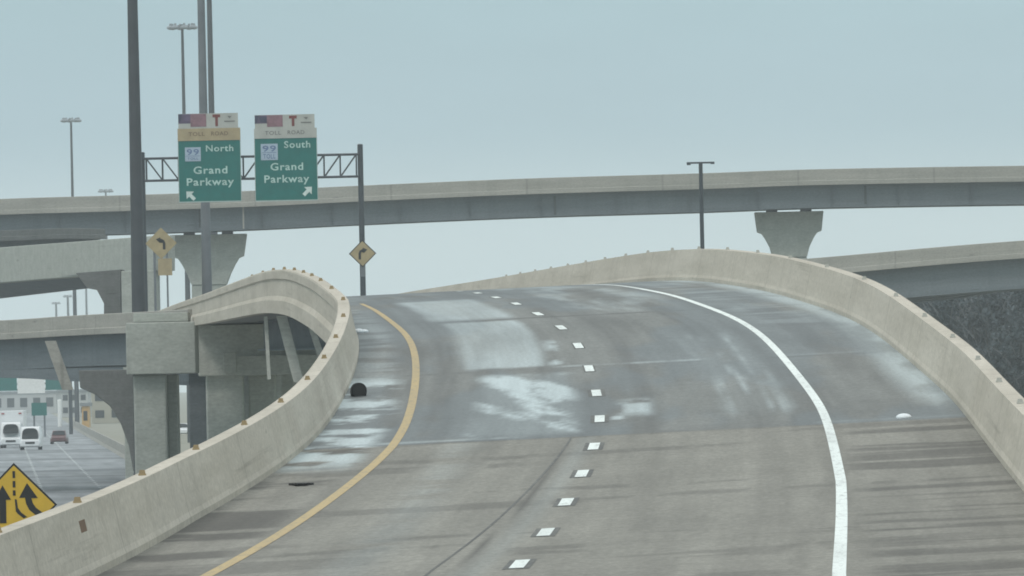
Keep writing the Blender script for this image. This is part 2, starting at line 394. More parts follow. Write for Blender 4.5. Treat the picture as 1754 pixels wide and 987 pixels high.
# barriers on the ramp
def barrier(side, foot, label):
    sg = -1 if side == 'l' else 1
    prof = [(0, -.02), (0, .09), (.03, .16), (.18, BH), (.42, BH), (.44, BH - .04), (.44, .60), (.39, .55), (.39, .12), (.43, .05), (.46, .0), (.46, -.36), (.02, -.36)]
    th = thing('concrete_barrier', label, 'barrier', off(120, foot(120)))
    m = MB(); m.sweep([[off(d, foot(d) + sg * a, h) for a, h in prof] for d in stations])
    obj('wall', m, 'barrier', th)
    return th, sg
lb, _ = barrier('l', LB, 'left concrete barrier with amber reflectors, curling away left beyond the crest')
rb, _ = barrier('r', RB, 'right beige concrete barrier along the wide shoulder, topped with small pale reflectors')
def reflectors(th, foot, sg, ds, mname, lab=None):
    base = None
    for d in ds:
        p = off(d, foot(d) + sg * .29, BH)
        if base is None:
            m = MB(); m.box((0, 0, .012), (.10, .10, .024)); m.box((0, 0, .047), (.085, .03, .05), taper=.8)
            for i in range(len(m.v)): m.v[i] = m.v[i] + WLOC[th.name]
            base = obj('reflector', m, mname, th); o = base
        else:
            o = base.copy(); C.objects.link(o)
        o.location = p - WLOC[th.name]
reflectors(lb, LB, -1, [115, 127.5, 140, 152, 164, 175, 186, 197, 208, 220, 232, 243, 253, 262, 271, 281, 292, 305, 320, 337], 'amber')
reflectors(rb, RB, 1, list(np.arange(118, 420, 12.2)), 'reflwhite')
for d, h in ((126, .6), (157.5, .55)):
    m = MB(); f = LB(d) - .14
    m.sweep([[off(d - .5 + i, f, h - .07), off(d - .5 + i, f + .03, h - .07), off(d - .5 + i, f, h + .07), off(d - .5 + i, f - .06, h + .07)] for i in (0, 1)])
    obj('marker_plate', m, 'brown', lb)

# ramp bridge beneath the road
rbdg = thing('ramp_bridge', 'near two-lane ramp bridge whose deck climbs over the crest and bends left', 'bridge', off(300, 0, -2))
m = MB(); m.sweep([[off(d, LB(d) + .0, -.03), off(d, RB(d), -.03), off(d, RB(d), -.34), off(d, LB(d), -.34)] for d in stations]); obj('deck_slab', m, 'deck', rbdg)
for t in (-2.2, .2, 2.6, 4.9):
    m = MB(); pr = [(-.25, -.345), (.25, -.345), (.25, -.39), (.03, -.39), (.03, -1.50), (.3, -1.50), (.3, -1.56), (-.3, -1.56), (-.3, -1.50), (-.03, -1.50), (-.03, -.39), (-.25, -.39)]
    m.sweep([[off(d, t + a, h) for a, h in pr] for d in stations if d < 452]); obj('girder', m, 'girder', rbdg)
    m = MB(); m.sweep([[off(d, t + a, h) for a, h in pr] for d in stations if d > 480]); obj('girder', m, 'girder', rbdg)
# pale downpipes and braces under the overhang
def slanted(u0, v0, u1, v1, d, w, name='drain_pipe', m_='fascia', par=None):
    a, b = P(u0, v0, d), P(u1, v1, d); hw = w / 2
    m = MB(); m.prism([a + Vector((-hw, 0, 0)), a + Vector((hw, 0, 0)), b + Vector((hw, 0, 0)), b + Vector((-hw, 0, 0))], (0, 0, 0), (0, .35, 0))
    return obj(name, m, m_, par)
slanted(455, 542, 461, 650, 326, .11, m_='pier_brightened', par=rbdg); slanted(482, 541, 512, 655, 311, .30, m_='pier_brightened', par=rbdg); slanted(531, 552, 559, 640, 279, .17, m_='pier_brightened', par=rbdg)

# ------------------------------------------------------------------ ground
GZ = -6.7
m = MB()
g = [(-2600, -100), (2600, -100), (2600, 6000), (-2600, 6000)]
m.add([(x, y, GZ - .05) for x, y in g], [(0, 1, 2, 3)])
mg, nt, b = mat('ground_winter_grass'); co = N(nt, 'ShaderNodeTexCoord').outputs['Object']
c = mixc(nt, maprange(nt, noise_node(nt, co, .05), .35, .65), (.27, .26, .205), (.20, .205, .15)); c = mixc(nt, maprange(nt, noise_node(nt, co, 1.2), .3, .7, 0., .5), c, (.32, .31, .27))
nt.links.new(c, b.inputs['Base Color']); b.inputs['Roughness'].default_value = .95
struct('ground', m, mg, recalc=False)
def xe(d): return -28 - .048 * (d - 792)            # right edge of the freeway below
m = MB(); ds = np.arange(150, 5000, 50.); m.sweep([[Vector((xe(d) - 34, d, GZ)), Vector((xe(d) + 1.5, d, GZ))] for d in ds], closed=False)
mf, nt, b = mat('freeway_paving'); uvn = N(nt, 'ShaderNodeUVMap').outputs['UV']
c = mixc(nt, maprange(nt, noise_node(nt, mapping(nt, uvn, (.02, .35, 1)), 1.5), .35, .7), (.17, .18, .19), (.31, .33, .345))
c = mixc(nt, maprange(nt, noise_node(nt, mapping(nt, uvn, (.05, .025, 1)), .8), .47, .62, 0., .8), c, (.075, .08, .085))
nt.links.new(c, b.inputs['Base Color']); b.inputs['Roughness'].default_value = .55
struct('freeway', m, mf, recalc=False)
m = MB()
for w in (3.7, 7.4, 11.1, 14.8):
    for d in np.arange(400, 2200, 12.2): m.add([(xe(d) - w - .1, d, GZ + .005), (xe(d) - w + .1, d, GZ + .005), (xe(d + 3) - w + .1, d + 3, GZ + .005), (xe(d + 3) - w - .1, d + 3, GZ + .005)], [(0, 1, 2, 3)])
struct('freeway_lane_dashes', m, 'linewhite', recalc=False)

def pbox(u0, u1, v0, v1, d, thick, zfloor=None, rz=0.):
    a = P(u0, v0, d); b = P(u1, v0, d); c = P((u0 + u1) / 2, v1, d); zt = (a.z + b.z) / 2; zb = c.z if zfloor is None else zfloor
    m = MB(); m.box(((a.x + b.x) / 2, d + thick / 2, (zt + zb) / 2), ((b - a).length, thick, zt - zb), rz); return m
# ------------------------------------------------------------------ crossing bridges
def catmull(pts, n):
    pts = [Vector(p) for p in pts]; out = []
    for i in range(len(pts) - 1):
        p0 = pts[max(0, i - 1)]; p1 = pts[i]; p2 = pts[i + 1]; p3 = pts[min(len(pts) - 1, i + 2)]
        for k in range(n):
            t = k / n; out.append(.5 * ((2 * p1) + (p2 - p0) * t + (2 * p0 - 5 * p1 + 4 * p2 - p3) * t * t + (3 * p1 - p0 - 3 * p2 + p3) * t ** 3))
    return out + [pts[-1]]
def bridge(name, label, line, par_h, slab, gdepth, width, insets, pmat='fascia', gmat='girder', inset0=.9, stiff=0.):
    """line: the near parapet's top edge, left to right; the deck lies beyond it"""
    pts = catmull(line, 12); aw = []
    for i in range(len(pts)):
        t = pts[min(i + 1, len(pts) - 1)] - pts[max(i - 1, 0)]; t.z = 0; t.normalize(); aw.append(Vector((-t.y, t.x, 0)))
    th = thing(name, label, 'bridge', pts[len(pts) // 2] + Vector((0, 0, -par_h - gdepth)))
    def sw(prof): return [[p + a * q + Vector((0, 0, h)) for q, h in prof] for p, a in zip(pts, aw)]
    H = par_h; S = slab
    m = MB(); m.sweep(sw([(0, -.03), (.03, 0), (.27, 0), (.30, -.03), (.34, -H), (.34, -H - S), (-.05, -H - S), (-.05, -H + .06), (.0, -H + .1)])); obj('parapet', m, pmat, th)
    m = MB(); m.sweep(sw([(width, 0), (width + .27, 0), (width + .33, -H - S), (width - .06, -H - S), (width - .06, -H)])); obj('parapet', m, pmat, th)
    m = MB(); m.sweep(sw([(.345, -H - .01), (width - .065, -H - .01), (width - .065, -H - S + .02), (.345, -H - S + .02)])); obj('deck_slab', m, 'deck', th)
    for ins in insets:
        T = -H - S + .015; B = T - gdepth
        m = MB(); m.sweep(sw([(ins - .2, T), (ins + .2, T), (ins + .2, T - .05), (ins + .02, T - .05), (ins + .02, B + .07), (ins + .26, B + .07), (ins + .26, B), (ins - .26, B), (ins - .26, B + .07), (ins - .02, B + .07), (ins - .02, T - .05), (ins - .2, T - .05)]))
        if stiff and ins == insets[0]:
            run = 0.
            for i in range(1, len(pts)):
                L = (pts[i] - pts[i - 1]).length; run += L
                if run > stiff:
                    run = 0.; c = pts[i] + aw[i] * (ins - .13) + Vector((0, 0, (T + B) / 2)); m.box(c, (.03, .2, gdepth - .14))
        obj('girder', m, gmat, th)
    return th
bridge('flyover_bridge', 'highest flyover spanning the whole view, pale parapet over grey steel girder', [P(u, v, d) for u, v, d in ((-260, 354, 870), (0, 341, 870), (230, 334, 870), (430, 327, 870), (620, 318, 870), (900, 306, 870), (1200, 297, 870), (1400, 290, 870), (1754, 284, 870), (2100, 281, 872))], 1.0, .28, 1.85, 9.5, (1.0, 3.6, 6.2, 8.6), stiff=5.)
fb = [o for o in C.objects if o.name == 'flyover_bridge'][0]
obj('downpipe', pbox(415, 417.5, 346, 392, 870.4, .12), 'fascia', fb)
for u, a, b in ((340, 347, 390), (948, 336, 368), (1480, 318, 350)): obj('splice_plate', pbox(u, u + 4, a, b, 870.86, .06), 'girderdark', fb)
bridge('connector_bridge', 'lower connector bridge at right, under the flyover, before dark trees', [P(u, v, d) for u, v, d in ((1180, 459, 800), (1385, 443, 790), (1500, 433, 785), (1600, 424, 782), (1754, 412, 780), (2050, 392, 778))], 1.0, .28, 2.2, 9.5, (1.0, 3.6, 6.2, 8.6))
bridge('approach_bridge', 'low approach bridge at left edge over the freeway, grey parapet on dark girders', [P(u, v, d) for u, v, d in ((-200, 558, 545), (0, 549, 515), (120, 541, 498), (228, 535, 482), (322, 530, 470))], .72, .2, 1.45, 9., (.6, 2.8, 5., 7.2))
bridge('middle_bridge', 'dark girder bridge passing behind the concrete frame at left, under the flyover', [P(u, v, d) for u, v, d in ((-250, 404, 800), (0, 395, 805), (110, 391, 812), (180, 392, 820))], .55, .25, 1.6, 8., (.6, 2.8, 5.), pmat='pier_shaded', gmat='girderdark')

bridge('underpass_bridge', 'dark shaded bridge crossing lowest at left, just above the freeway traffic', [P(u, v, d) for u, v, d in ((-250, 582, 690), (0, 583, 670), (120, 588, 660), (330, 594, 645))], .5, .25, 1.62, 8., (.6, 2.8, 5.), pmat='pier_shaded')
# piers
def hammerhead(uc, vtop, d, hw, prof, thick, label, m_='pier', bearings=True, rz=0., rmax=1e9):
    """prof: half width, drop below the cap top, in photograph pixels at that distance"""
    s = d / F; c = P(uc, vtop, d); th = thing('bridge_pier', label, 'pier', (c.x, c.y, GZ), None)
    k = [i for i, (w, h) in enumerate(prof) if h >= hw][0]
    rot = Matrix.Rotation(rz, 3, 'Z')
    def poly(pr): 
        q = [(w * s, -h * s) for w, h in pr]; q = [(min(a, rmax * s), b) for a, b in q] + [(-a, b) for a, b in reversed(q)]
        return [c + rot @ Vector((a, 0, b)) for a, b in q]
    a = rot @ Vector((0, -thick / 2, 0)); b_ = rot @ Vector((0, thick / 2, 0))
    m = MB(); m.prism(poly(prof[:k + 1]), a, b_); obj('cap', m, m_, th, bevel=.05)
    w = prof[k][0] * s; zt = c.z - prof[k][1] * s
    m = MB(); m.box((c.x, c.y, (zt - .004 + GZ - .3) / 2), (2 * w, thick * .9, zt - .004 - GZ + .3), rz); obj('column', m, m_, th, bevel=.08)
    if bearings:
        for dx in (-.62, .0 if False else .62):
            q = c + rot @ Vector((dx * prof[0][0] * s * .8, 0, .16)); m = MB(); m.box(q, (.9, thick * .6, .34), rz); obj('bearing', m, 'steel', th)
    return th
pp = [(59, 0), (55, 34), (47, 37), (41, 46), (34, 60), (29, 78)]
hammerhead(1351, 363, 874.5, 78, pp, 2.2, 'hammerhead pier with flared cap holding the flyover above the right barrier')
hammerhead(357, 402, 874.5, 86, [(66, 0), (60, 38), (52, 41), (45, 52), (37, 68), (30, 86)], 2.2, 'hammerhead pier under the flyover, behind the left curve warning sign')
hammerhead(264, 632, 590, 175, [(128, 0), (126, 30), (100, 42), (76, 62), (58, 92), (45, 130), (38, 175)], 2.4, 'dark shaded pier with arched flare framing the freeway below the approach bridge', 'pier_shaded', False, rmax=38)

# concrete frame on the left (upper bent)
fr = thing('portal_frame', 'pale concrete portal frame at left, its leg behind the tall near light mast', 'bent', P(235, 470, 650) * 1)
fr.location.z = GZ; WLOC[fr.name] = Vector(fr.location)
a0, a1, b0, b1 = P(264, 404, 650), P(-160, 436, 745), P(-160, 497, 745), P(264, 464, 650)
m = MB(); m.prism([a0, a1, b0, b1], (0, 0, 0), (1.2, 2.2, 0)); obj('cap', m, 'pier', fr, bevel=.05)
m = MB(); lx = P(206, 464, 650); rx = P(264, 464, 650)
m.box(((lx.x + rx.x) / 2 + .15, 650 + 1.35, (lx.z - .01 + GZ) / 2), (rx.x - lx.x, 2.3, lx.z - .01 - GZ), math.radians(-6)); obj('leg', m, 'pier', fr, bevel=.06)
m = MB(); q = [P(130, 468, 655), P(206, 462, 655), P(206, 600, 655), P(178, 600, 655), P(178, 520, 655), P(166, 497, 655), P(150, 494, 655)]
m.prism(q, (0, 0, 0), (.2, 1.6, 0)); obj('haunch', m, 'pier_shaded', fr)  # dark colour stands in for shade on the leg's inner face
m = MB(); m.prism([P(-160, 497, 750), P(206, 464, 660), P(140, 492, 700), P(-160, 527, 770)], (0, 0, 0), (1., 3, 0)); obj('soffit_beam', m, 'girder', fr)

# straddle bents carrying the ramp
b1_ = thing('straddle_bent', 'front straddle bent at left, blank square cap end on a thick column', 'bent', P(265, 640, 462)); b1_.location.z = GZ; WLOC[b1_.name] = Vector(b1_.location)
obj('cap', pbox(215, 334, 552, 641, 458, 5.), 'pier', b1_, bevel=.05)
obj('cap_ledge', pbox(228, 322, 536, 551.5, 460, 3.6), 'pier', b1_, bevel=.03)
obj('column', pbox(228, 284, 641.5, 0, 458.6, 2.0, GZ), 'pier', b1_, bevel=.09)
obj('column', pbox(286, 304, 641.5, 0, 460.2, 2.2, GZ), 'pier', b1_, bevel=.05)
b2_ = thing('straddle_bent', 'second straddle bent, directly beneath the bending ramp, with stepped ledge cap', 'bent', P(400, 640, 470)); b2_.location.z = GZ; WLOC[b2_.name] = Vector(b2_.location)
obj('cap', pbox(338, 720, 553, 641, 466, 2.4), 'pier_brightened', b2_, bevel=.05)
obj('cap_ledge', pbox(384, 720, 607, 640, 465.2, .78), 'pier_brightened', b2_, bevel=.03)
obj('bearing_block', pbox(382, 404, 604, 639, 464.7, .48), 'pier_brightened', b2_, bevel=.02)
obj('column', pbox(352, 416, 641.5, 0, 466.5, 2.0, GZ), 'pier_brightened', b2_, bevel=.09)
obj('column', pbox(425, 472, 641.5, 0, 467.8, 2.0, GZ), 'pier_brightened', b2_, bevel=.09)
obj('column', pbox(478, 640, 632, 0, 470.5, 2.0, GZ), 'pier_brightened', b2_, bevel=.09); obj('column', pbox(410, 480, 632, 0, 473.5, 1.5, GZ), 'pier', b2_, bevel=.09); obj('downpipe', pbox(474, 479, 642, 0, 466.8, .15, GZ), 'pier_brightened', b2_)
b3_ = thing('bridge_column', 'slim blue-grey column standing back between the two straddle bents', 'pier', P(337, 660, 540)); b3_.location.z = GZ; WLOC[b3_.name] = Vector(b3_.location)
obj('shaft', pbox(323, 352, 640, 0, 540, 1.2, GZ), 'girder', b3_, bevel=.05); obj('footing', pbox(318, 357, 640, 0, 539.6, 2., GZ + .4), 'pier', b3_) if False else None
obj('cap', pbox(300, 372, 618, 639.5, 539.5, 1.6), 'girder', b3_, bevel=.04)
slanted(86, 584, 116, 668, 488, .5, 'brace', 'fascia', [o for o in C.objects if o.name == 'approach_bridge'][0])

# ------------------------------------------------------------------ sign bridge and its signs
GD = 622.; gs = GD / F
class Board:
    def __init__(s, uc, vc, d): s.uc, s.vc, s.d, s.s, s.o = uc, vc, d, d / F, P(uc, vc, d)
    def pt(s, u, v, dy=0.): return Vector((s.o.x + (u - s.uc) * s.s, s.d + dy, s.o.z - (v - s.vc) * s.s))
    def rect(s, u0, u1, v0, v1, y0, y1, m=None):
        m = m or MB(); m.prism([s.pt(u0, v0), s.pt(u1, v0), s.pt(u1, v1), s.pt(u0, v1)], (0, y0, 0), (0, y1, 0)); return m
    def poly(s, pts, y0, y1, m=None):
        m = m or MB(); m.prism([s.pt(*p) for p in pts], (0, y0, 0), (0, y1, 0)); return m
    def text(s, body, u0, u1, v0, v1, y, m=None):
        m = m or MB(); vs, fs = text_mesh(body); xs = [p.x for p in vs]; ys = [p.y for p in vs]; lo = min(xs), min(ys); hi = max(xs), max(ys)
        q = [s.pt(u0 + (p.x - lo[0]) / (hi[0] - lo[0]) * (u1 - u0), v1 - (p.y - lo[1]) / (hi[1] - lo[1]) * (v1 - v0), y) for p in vs]
        m.add(q, fs); return m
B = Board(430, 270, GD)
gan = thing('sign_gantry', 'dark steel truss gantry over the ramp carrying two green signs', 'sign gantry', B.pt(617, 650))
for u, w, vt in ((243, 9.5, 258), (617, 9.5, 252)):
    m = MB(); p = B.pt(u, 275); m.tube((p.x, GD + .35, GZ), (p.x, GD + .35, B.pt(u, vt).z), w * gs / 2 * 1.08, w * gs / 2, 14); m.tube((p.x, GD + .35, B.pt(u, vt).z), (p.x, GD + .35, B.pt(u, vt - 1.5).z), w * gs / 2 * 1.15, w * gs * .3, 14); obj('post', m, 'steel', gan, smooth=False)
m = MB()
for y in (.0, .75):
    for v in (268, 306): m.tube(B.pt(246, v, y), B.pt(614, v, y), 1.9 * gs, n=8)
obj('chord', m, 'steel', gan)
m = MB(); us = np.linspace(250, 610, 14)
for y in (.0, .75):
    for i, u in enumerate(us):
        m.tube(B.pt(u, 268, y), B.pt(u, 306, y), 1.3 * gs, n=6)
        if i < 13: (m.tube(B.pt(u, 268, y), B.pt(us[i + 1], 306, y), 1.2 * gs, n=6) if i < 6 else m.tube(B.pt(us[i + 1], 268, y), B.pt(u, 306, y), 1.2 * gs, n=6))
for u in us:
    for v in (268, 306): m.tube(B.pt(u, v, 0), B.pt(u, v, .75), 1.1 * gs, n=6)
obj('web_brace', m, 'steel', gan)

def arrow(bd, u, v, du, dv, L, w):
    """arrow centred on u, v pointing along du, dv"""
    n = math.hypot(du, dv); a = (du / n, dv / n); b = (-a[1], a[0])
    q = [(-.5, -.17), (.02, -.17), (.02, -.5), (.5, 0), (.02, .5), (.02, .17), (-.5, .17)]
    return [(u + a[0] * x * L + b[0] * y * w, v + a[1] * x * L + b[1] * y * w) for x, y in q]
def green_sign(uc, du, dv0, top, label, word, wd, arr, bandmat, inkmat, sh, gl, pl):
    """uc: photograph u of the sign's left edge; positions follow the photograph's layout"""
    bd = Board(uc, 270, GD - .35)
    th = thing('highway_sign', label, 'road sign', bd.pt(uc, dv0[3]))
    L, R = du; v0, v1, v2, v3 = dv0
    pn = obj('panel', bd.rect(L, R, v2, v3, 0, .06), 'green', th)
    m = MB(); e = 1.1
    bd.rect(L - .6, L + e - .6, v2, v3 + .8, -.02, .07, m); bd.rect(R - e + .6, R + .6, v2, v3 + .8, -.02, .07, m); bd.rect(L + e - .6, R - e + .6, v3 - .2, v3 + 1.6, -.02, .07, m); obj('border', m, 'silver', th)
    tb = obj('toll_banner', bd.rect(L - .5, R + .5, v1, v2 - .05, -.03, .07), bandmat, th)
    mid = (v1 + v2) / 2 - 1; obj('lettering', bd.text('TOLL', L + 18, L + 46, mid - 3.4, mid + 3.4, -.035), inkmat, tb); obj('lettering', bd.text('ROAD', L + 57, L + 86, mid - 3.8, mid + 3.2, -.035), inkmat, tb)
    hd = obj('header_panel', bd.rect(L + 1, R - 3, v0, v1 - .05, -.01, .06), 'pale', th)
    def sub(name, mb, mm): o = obj(name, mb, mm, hd); return o
    sub('tag_panel', bd.rect(L + 1.2, L + 26, v0 + .5, v1 - 9, -.02, -.011), 'plum'); sub('tag_panel', bd.rect(L + 22, L + 49, v0 + .6, v1 - 3, -.03, -.021), 'mauve')
    sub('tag_panel', bd.poly([(L + 1.2, v0 + .5), (L + 8, v0 + .5), (L + 5, v0 + 13), (L + 1.2, v0 + 15)], -.03, -.021), 'navy')
    sub('tag_panel', bd.poly([(L + 8, v0 + 3), (L + 21.9, v0 + 3), (L + 21.9, v0 + 13), (L + 11, v0 + 13)], -.04, -.031), 'navy' if word == 'South' else 'plum')
    x0, x1 = L + 60, L + 73; sub('tag_letter', bd.poly([(x0, v0 + 2), (x1, v0 + 2), (x1, v0 + 7), (L + 69, v0 + 7), (L + 69, v1 - 3.5), (L + 64.5, v1 - 3.5), (L + 64.5, v0 + 7), (x0, v0 + 7)], -.03, -.011), 'maroon')
    sub('tag_mark', bd.poly([(L + 85, v0 + 5), (L + 93, v0 + 5), (L + 89, v0 + 9)], -.03, -.011), 'greyink'); sub('tag_mark', bd.rect(L + 80, L + 98, v0 + 13, v0 + 15, -.03, -.011), 'greyink')
    s0, s1, s2, s3 = sh; rs = obj('route_shield', bd.rect(s0, s1, s2, s3, -.02, -.001), 'shield', th)
    obj('shield_number', bd.text('99', s0 + 3, s1 - 3, s2 + 3, s2 + 13.5, -.03), 'shieldink', rs); obj('shield_line', bd.rect(s0 + 2, s1 - 2, s2 + 14.6, s2 + 15.4, -.03, -.021), 'shieldink', rs); obj('shield_lettering', bd.text('TOLL', s0 + 4, s1 - 4, s2 + 17.5, s3 - 2.5, -.03), 'shieldink', rs)
    for wrd, pos in ((word, wd), ('Grand', gl), ('Parkway', pl)): obj('lettering', bd.text(wrd, *pos, -.012), 'letter', pn)
    obj('arrow', bd.poly(arr, -.02, -.001), 'arrowpaint', pn)
    for u in (L + 25, R - 25): obj('bracket', bd.rect(u - 1.2, u + 1.2, 240, v3 - 4, .08, .30), 'steel', th)
    return th
green_sign(305.5, (305.5, 412), (195.5, 221, 242, 346), 0, 'green sign with tan toll banner reading North Grand Parkway, arrow up-left', 'North', (353, 400, 250, 261), arrow(None, 325, 335.5, -1, -1, 20, 18), 'tan', 'brownink', (317, 344, 253, 277), (331, 389, 286, 299), (319, 400, 306, 323))
green_sign(436.5, (436.5, 543), (197.5, 221, 238, 344), 0, 'green sign with pale toll banner reading South Grand Parkway, arrow up-right', 'South', (487, 532, 243, 255), arrow(None, 526, 329, 1, -1, 20, 18), 'pale', 'greyink', (447, 476, 247, 275), (463, 519, 280, 293), (452, 529, 301, 318))

def bend(bd, u, v, k, sgn, y, m):
    """curve arrow: a stem that rises and turns sideways"""
    w = .13
    pts = [(-.30, .62), (-.30, .0), (-.22, -.22), (.02, -.34), (.12, -.36)]
    L, Rr = [], []
    for i, (x, z) in enumerate(pts):
        x0, z0 = pts[max(i - 1, 0)]; x1, z1 = pts[min(i + 1, len(pts) - 1)]; n = math.hypot(x1 - x0, z1 - z0); a, b = -(z1 - z0) / n, (x1 - x0) / n
        L.append((x + a * w, z + b * w)); Rr.append((x - a * w, z - b * w))
    q = L + [(.06, -.62), (.52, -.42), (.16, -.06)] + Rr[::-1]
    bd.poly([(u + sgn * x * k, v + z * k) for x, z in q], y - .012, y, m); return m
def diamond(bd, u, v, r): return [(u, v - r), (u + r, v), (u, v + r), (u - r, v)]
# right curve sign, strapped to the gantry post
bd = Board(621, 435, GD - .35)
th = thing('curve_sign', 'faded diamond curve sign bending right, strapped to the gantry post', 'road sign', bd.pt(621, 470))
obj('border', bd.poly(diamond(bd, 621, 434.5, 23.5), 0, .03), 'black', th); obj('panel', bd.poly(diamond(bd, 621, 434.5, 21.3), -.012, -.001), 'fadedyellow', th)
m = MB(); bend(bd, 621, 434.5, 16, 1, -.014, m); obj('arrow', m, 'black', th)
obj('backing_plate', bd.rect(617, 625.5, 454, 474, 0.031, .06), 'galv', th)
# left curve sign on its own post with a speed plate
bd = Board(276, 418, 606)
th = thing('curve_sign', 'tan diamond curve sign bending left above a small plate, beside the tall mast', 'road sign', bd.pt(268, 555))
obj('post', bd.rect(262, 266, 428, 570, .05, .2), 'galv', th); obj('panel', bd.poly(diamond(bd, 276, 417, 27), 0, .03), 'fadedyellow', th)
obj('post', bd.rect(284, 287, 430, 570, .05, .2), 'galv', th)
m = MB(); bend(bd, 276, 417, 17, -1, -.002, m); obj('arrow', m, 'black', th); obj('speed_plate', bd.rect(270, 294, 443, 472, 0, .03), 'tan', th)

# yellow merge sign down beside the freeway connector
bd = Board(25, 866, 224.)
th = thing('merge_sign', 'bright yellow diamond merge sign behind the left barrier', 'road sign', (bd.pt(25, 866).x, 224.1, GZ))
obj('border', bd.poly(diamond(bd, 25, 866, 73), 0, .03), 'black', th); obj('panel', bd.poly(diamond(bd, 25, 866, 68.5), -.01, -.001), 'yellow', th)
m = MB(); p = bd.pt(25, 866); m.tube((p.x, 224.1, GZ), (p.x, 224.1, p.z + .5), .045, n=8); obj('post', m, 'galv', th)
m = MB()
bd.poly([(-1, 896), (-1, 856), (-9, 856), (5, 831), (19, 856), (10.5, 856), (10.5, 896)], -.02, -.011, m); obj('arrow', m, 'black', th)
m = MB(); bd.poly([(33, 853), (47, 828), (65, 854), (54, 854), (56.5, 863), (62, 871), (78, 883), (62, 884), (50, 874), (45, 864), (43, 853)], -.02, -.011, m); obj('arrow', m, 'black', th)
m = MB()
for v0, v1 in ((807, 819), (824, 835), (840, 849)): bd.rect(22.5, 27, v0, v1, -.02, -.011, m)
bd.poly([(25.5, 855), (29, 856), (30.5, 870), (36, 878), (46, 886), (40, 888), (30, 880), (27, 876)], -.02, -.011, m); obj('lane_symbol', m, 'black', th)

# ------------------------------------------------------------------ high masts and poles
def mast(label, u, v, d, r0, r1, crown=0., ztop=None, m_='pole', ub=None):
    """u, v: a point on the pole; the pole is upright"""
    p = P(u, v, d); zt = p.z if ztop is None else ztop
    th = thing('high_mast_light', label, 'light mast', (p.x, d, GZ), 'high mast lights around the interchange')
    m = MB(); m.tube((p.x, d, GZ), (p.x, d, zt), r0, r1, 16); obj('pole', m, m_, th, smooth=False)
    R = crown / 2; m = MB()
    for i in range(12):
        a0, a1 = 2 * math.pi * i / 12, 2 * math.pi * (i + 1) / 12; q = lambda a, r: (p.x + r * math.cos(a), d + r * math.sin(a), zt - .25)
        m.tube(q(a0, R * .72), q(a1, R * .72), .06, n=5)
        if i % 3 == 0: m.tube((p.x, d, zt - .05), q(a0, R * .72), .05, n=5)
    obj('ring', m, 'galv', th)
    base = None
    for i in range(8):
        a = 2 * math.pi * i / 8 + .2
        if base is None:
            m = MB(); m.sphere(WLOC[th.name], .42, (1, 1, .55), 8, 5); m.tube(WLOC[th.name] + Vector((0, 0, .1)), WLOC[th.name] + Vector((0, 0, .45)), .16, .12, 6); base = obj('luminaire', m, 'lamp', th); o = base
        else: o = base.copy(); C.objects.link(o)
        o.location = (math.cos(a) * R * .8, math.sin(a) * R * .8, zt - .35 - GZ)
    return th
mast('nearest, thickest mast at left, rising past the top edge beside the gantry', 233, 300, 520, .40, .13, 3., 38.)
mast('dark mast behind the North sign, left one of two close poles running out of view', 347.5, 150, 655, .36, .16, 3., 38., 'paintpole')
mast('thinner mast behind the North sign, right one of two close poles running out of view', 361.5, 150, 965, .40, .19, 3., 42.)
mast('high mast with lamp ring showing just above the North sign', 312, 42, 1155, .36, .14, 3.2, None)
mast('slim high mast with lamp ring standing alone beyond the flyover, far left', 121.5, 203, 1560, .36, .15, 2.9, None)
mast('distant mast whose lamp ring barely clears the flyover parapet', 181, 325, 2140, .35, .15, 3., None)
mast('faint distant mast seen in the sky gap, lower and left of a similar one', 96, 518, 3300, .42, .3, 2.6, None)
mast('faint distant mast seen in the sky gap, taller and right of a similar one', 116, 506, 3000, .42, .3, 2.4, None)
th = thing('light_pole', 'plain thin grey pole in the sky gap beneath the portal frame', 'pole', (P(149, 540, 2600).x, 2600, GZ))
p = P(147, 470, 2600); m = MB(); m.tube((p.x, 2600, GZ), (p.x, 2600, p.z), .34, .24, 10); obj('shaft', m, 'galv', th)
m = MB(); m.tube((p.x, 2600, p.z - .05), (p.x - 1.6, 2600, p.z + .25), .08, n=8); obj('arm', m, 'galv', th); m = MB(); m.sphere((p.x - 1.8, 2600, p.z + .25), .3, (1, .5, .35)); obj('lamp_head', m, 'lamp', th)
d = 560; p = P(1200, 279, d)
th = thing('sensor_pole', 'dark slender pole with a flat T crossbar, beyond the right barrier', 'pole', (P(1203, 425, d).x, d, GZ))
m = MB(); m.tube((p.x, d, GZ), (p.x, d, p.z), .135, .105, 12); obj('shaft', m, 'steel', th)
m = MB(); m.box((p.x, d, p.z), (1.45, .16, .09)); m.box((p.x - .62, d, p.z - .07), (.2, .2, .08)); m.box((p.x + .62, d, p.z - .05), (.2, .2, .06)); obj('crossbar', m, 'steel', th)

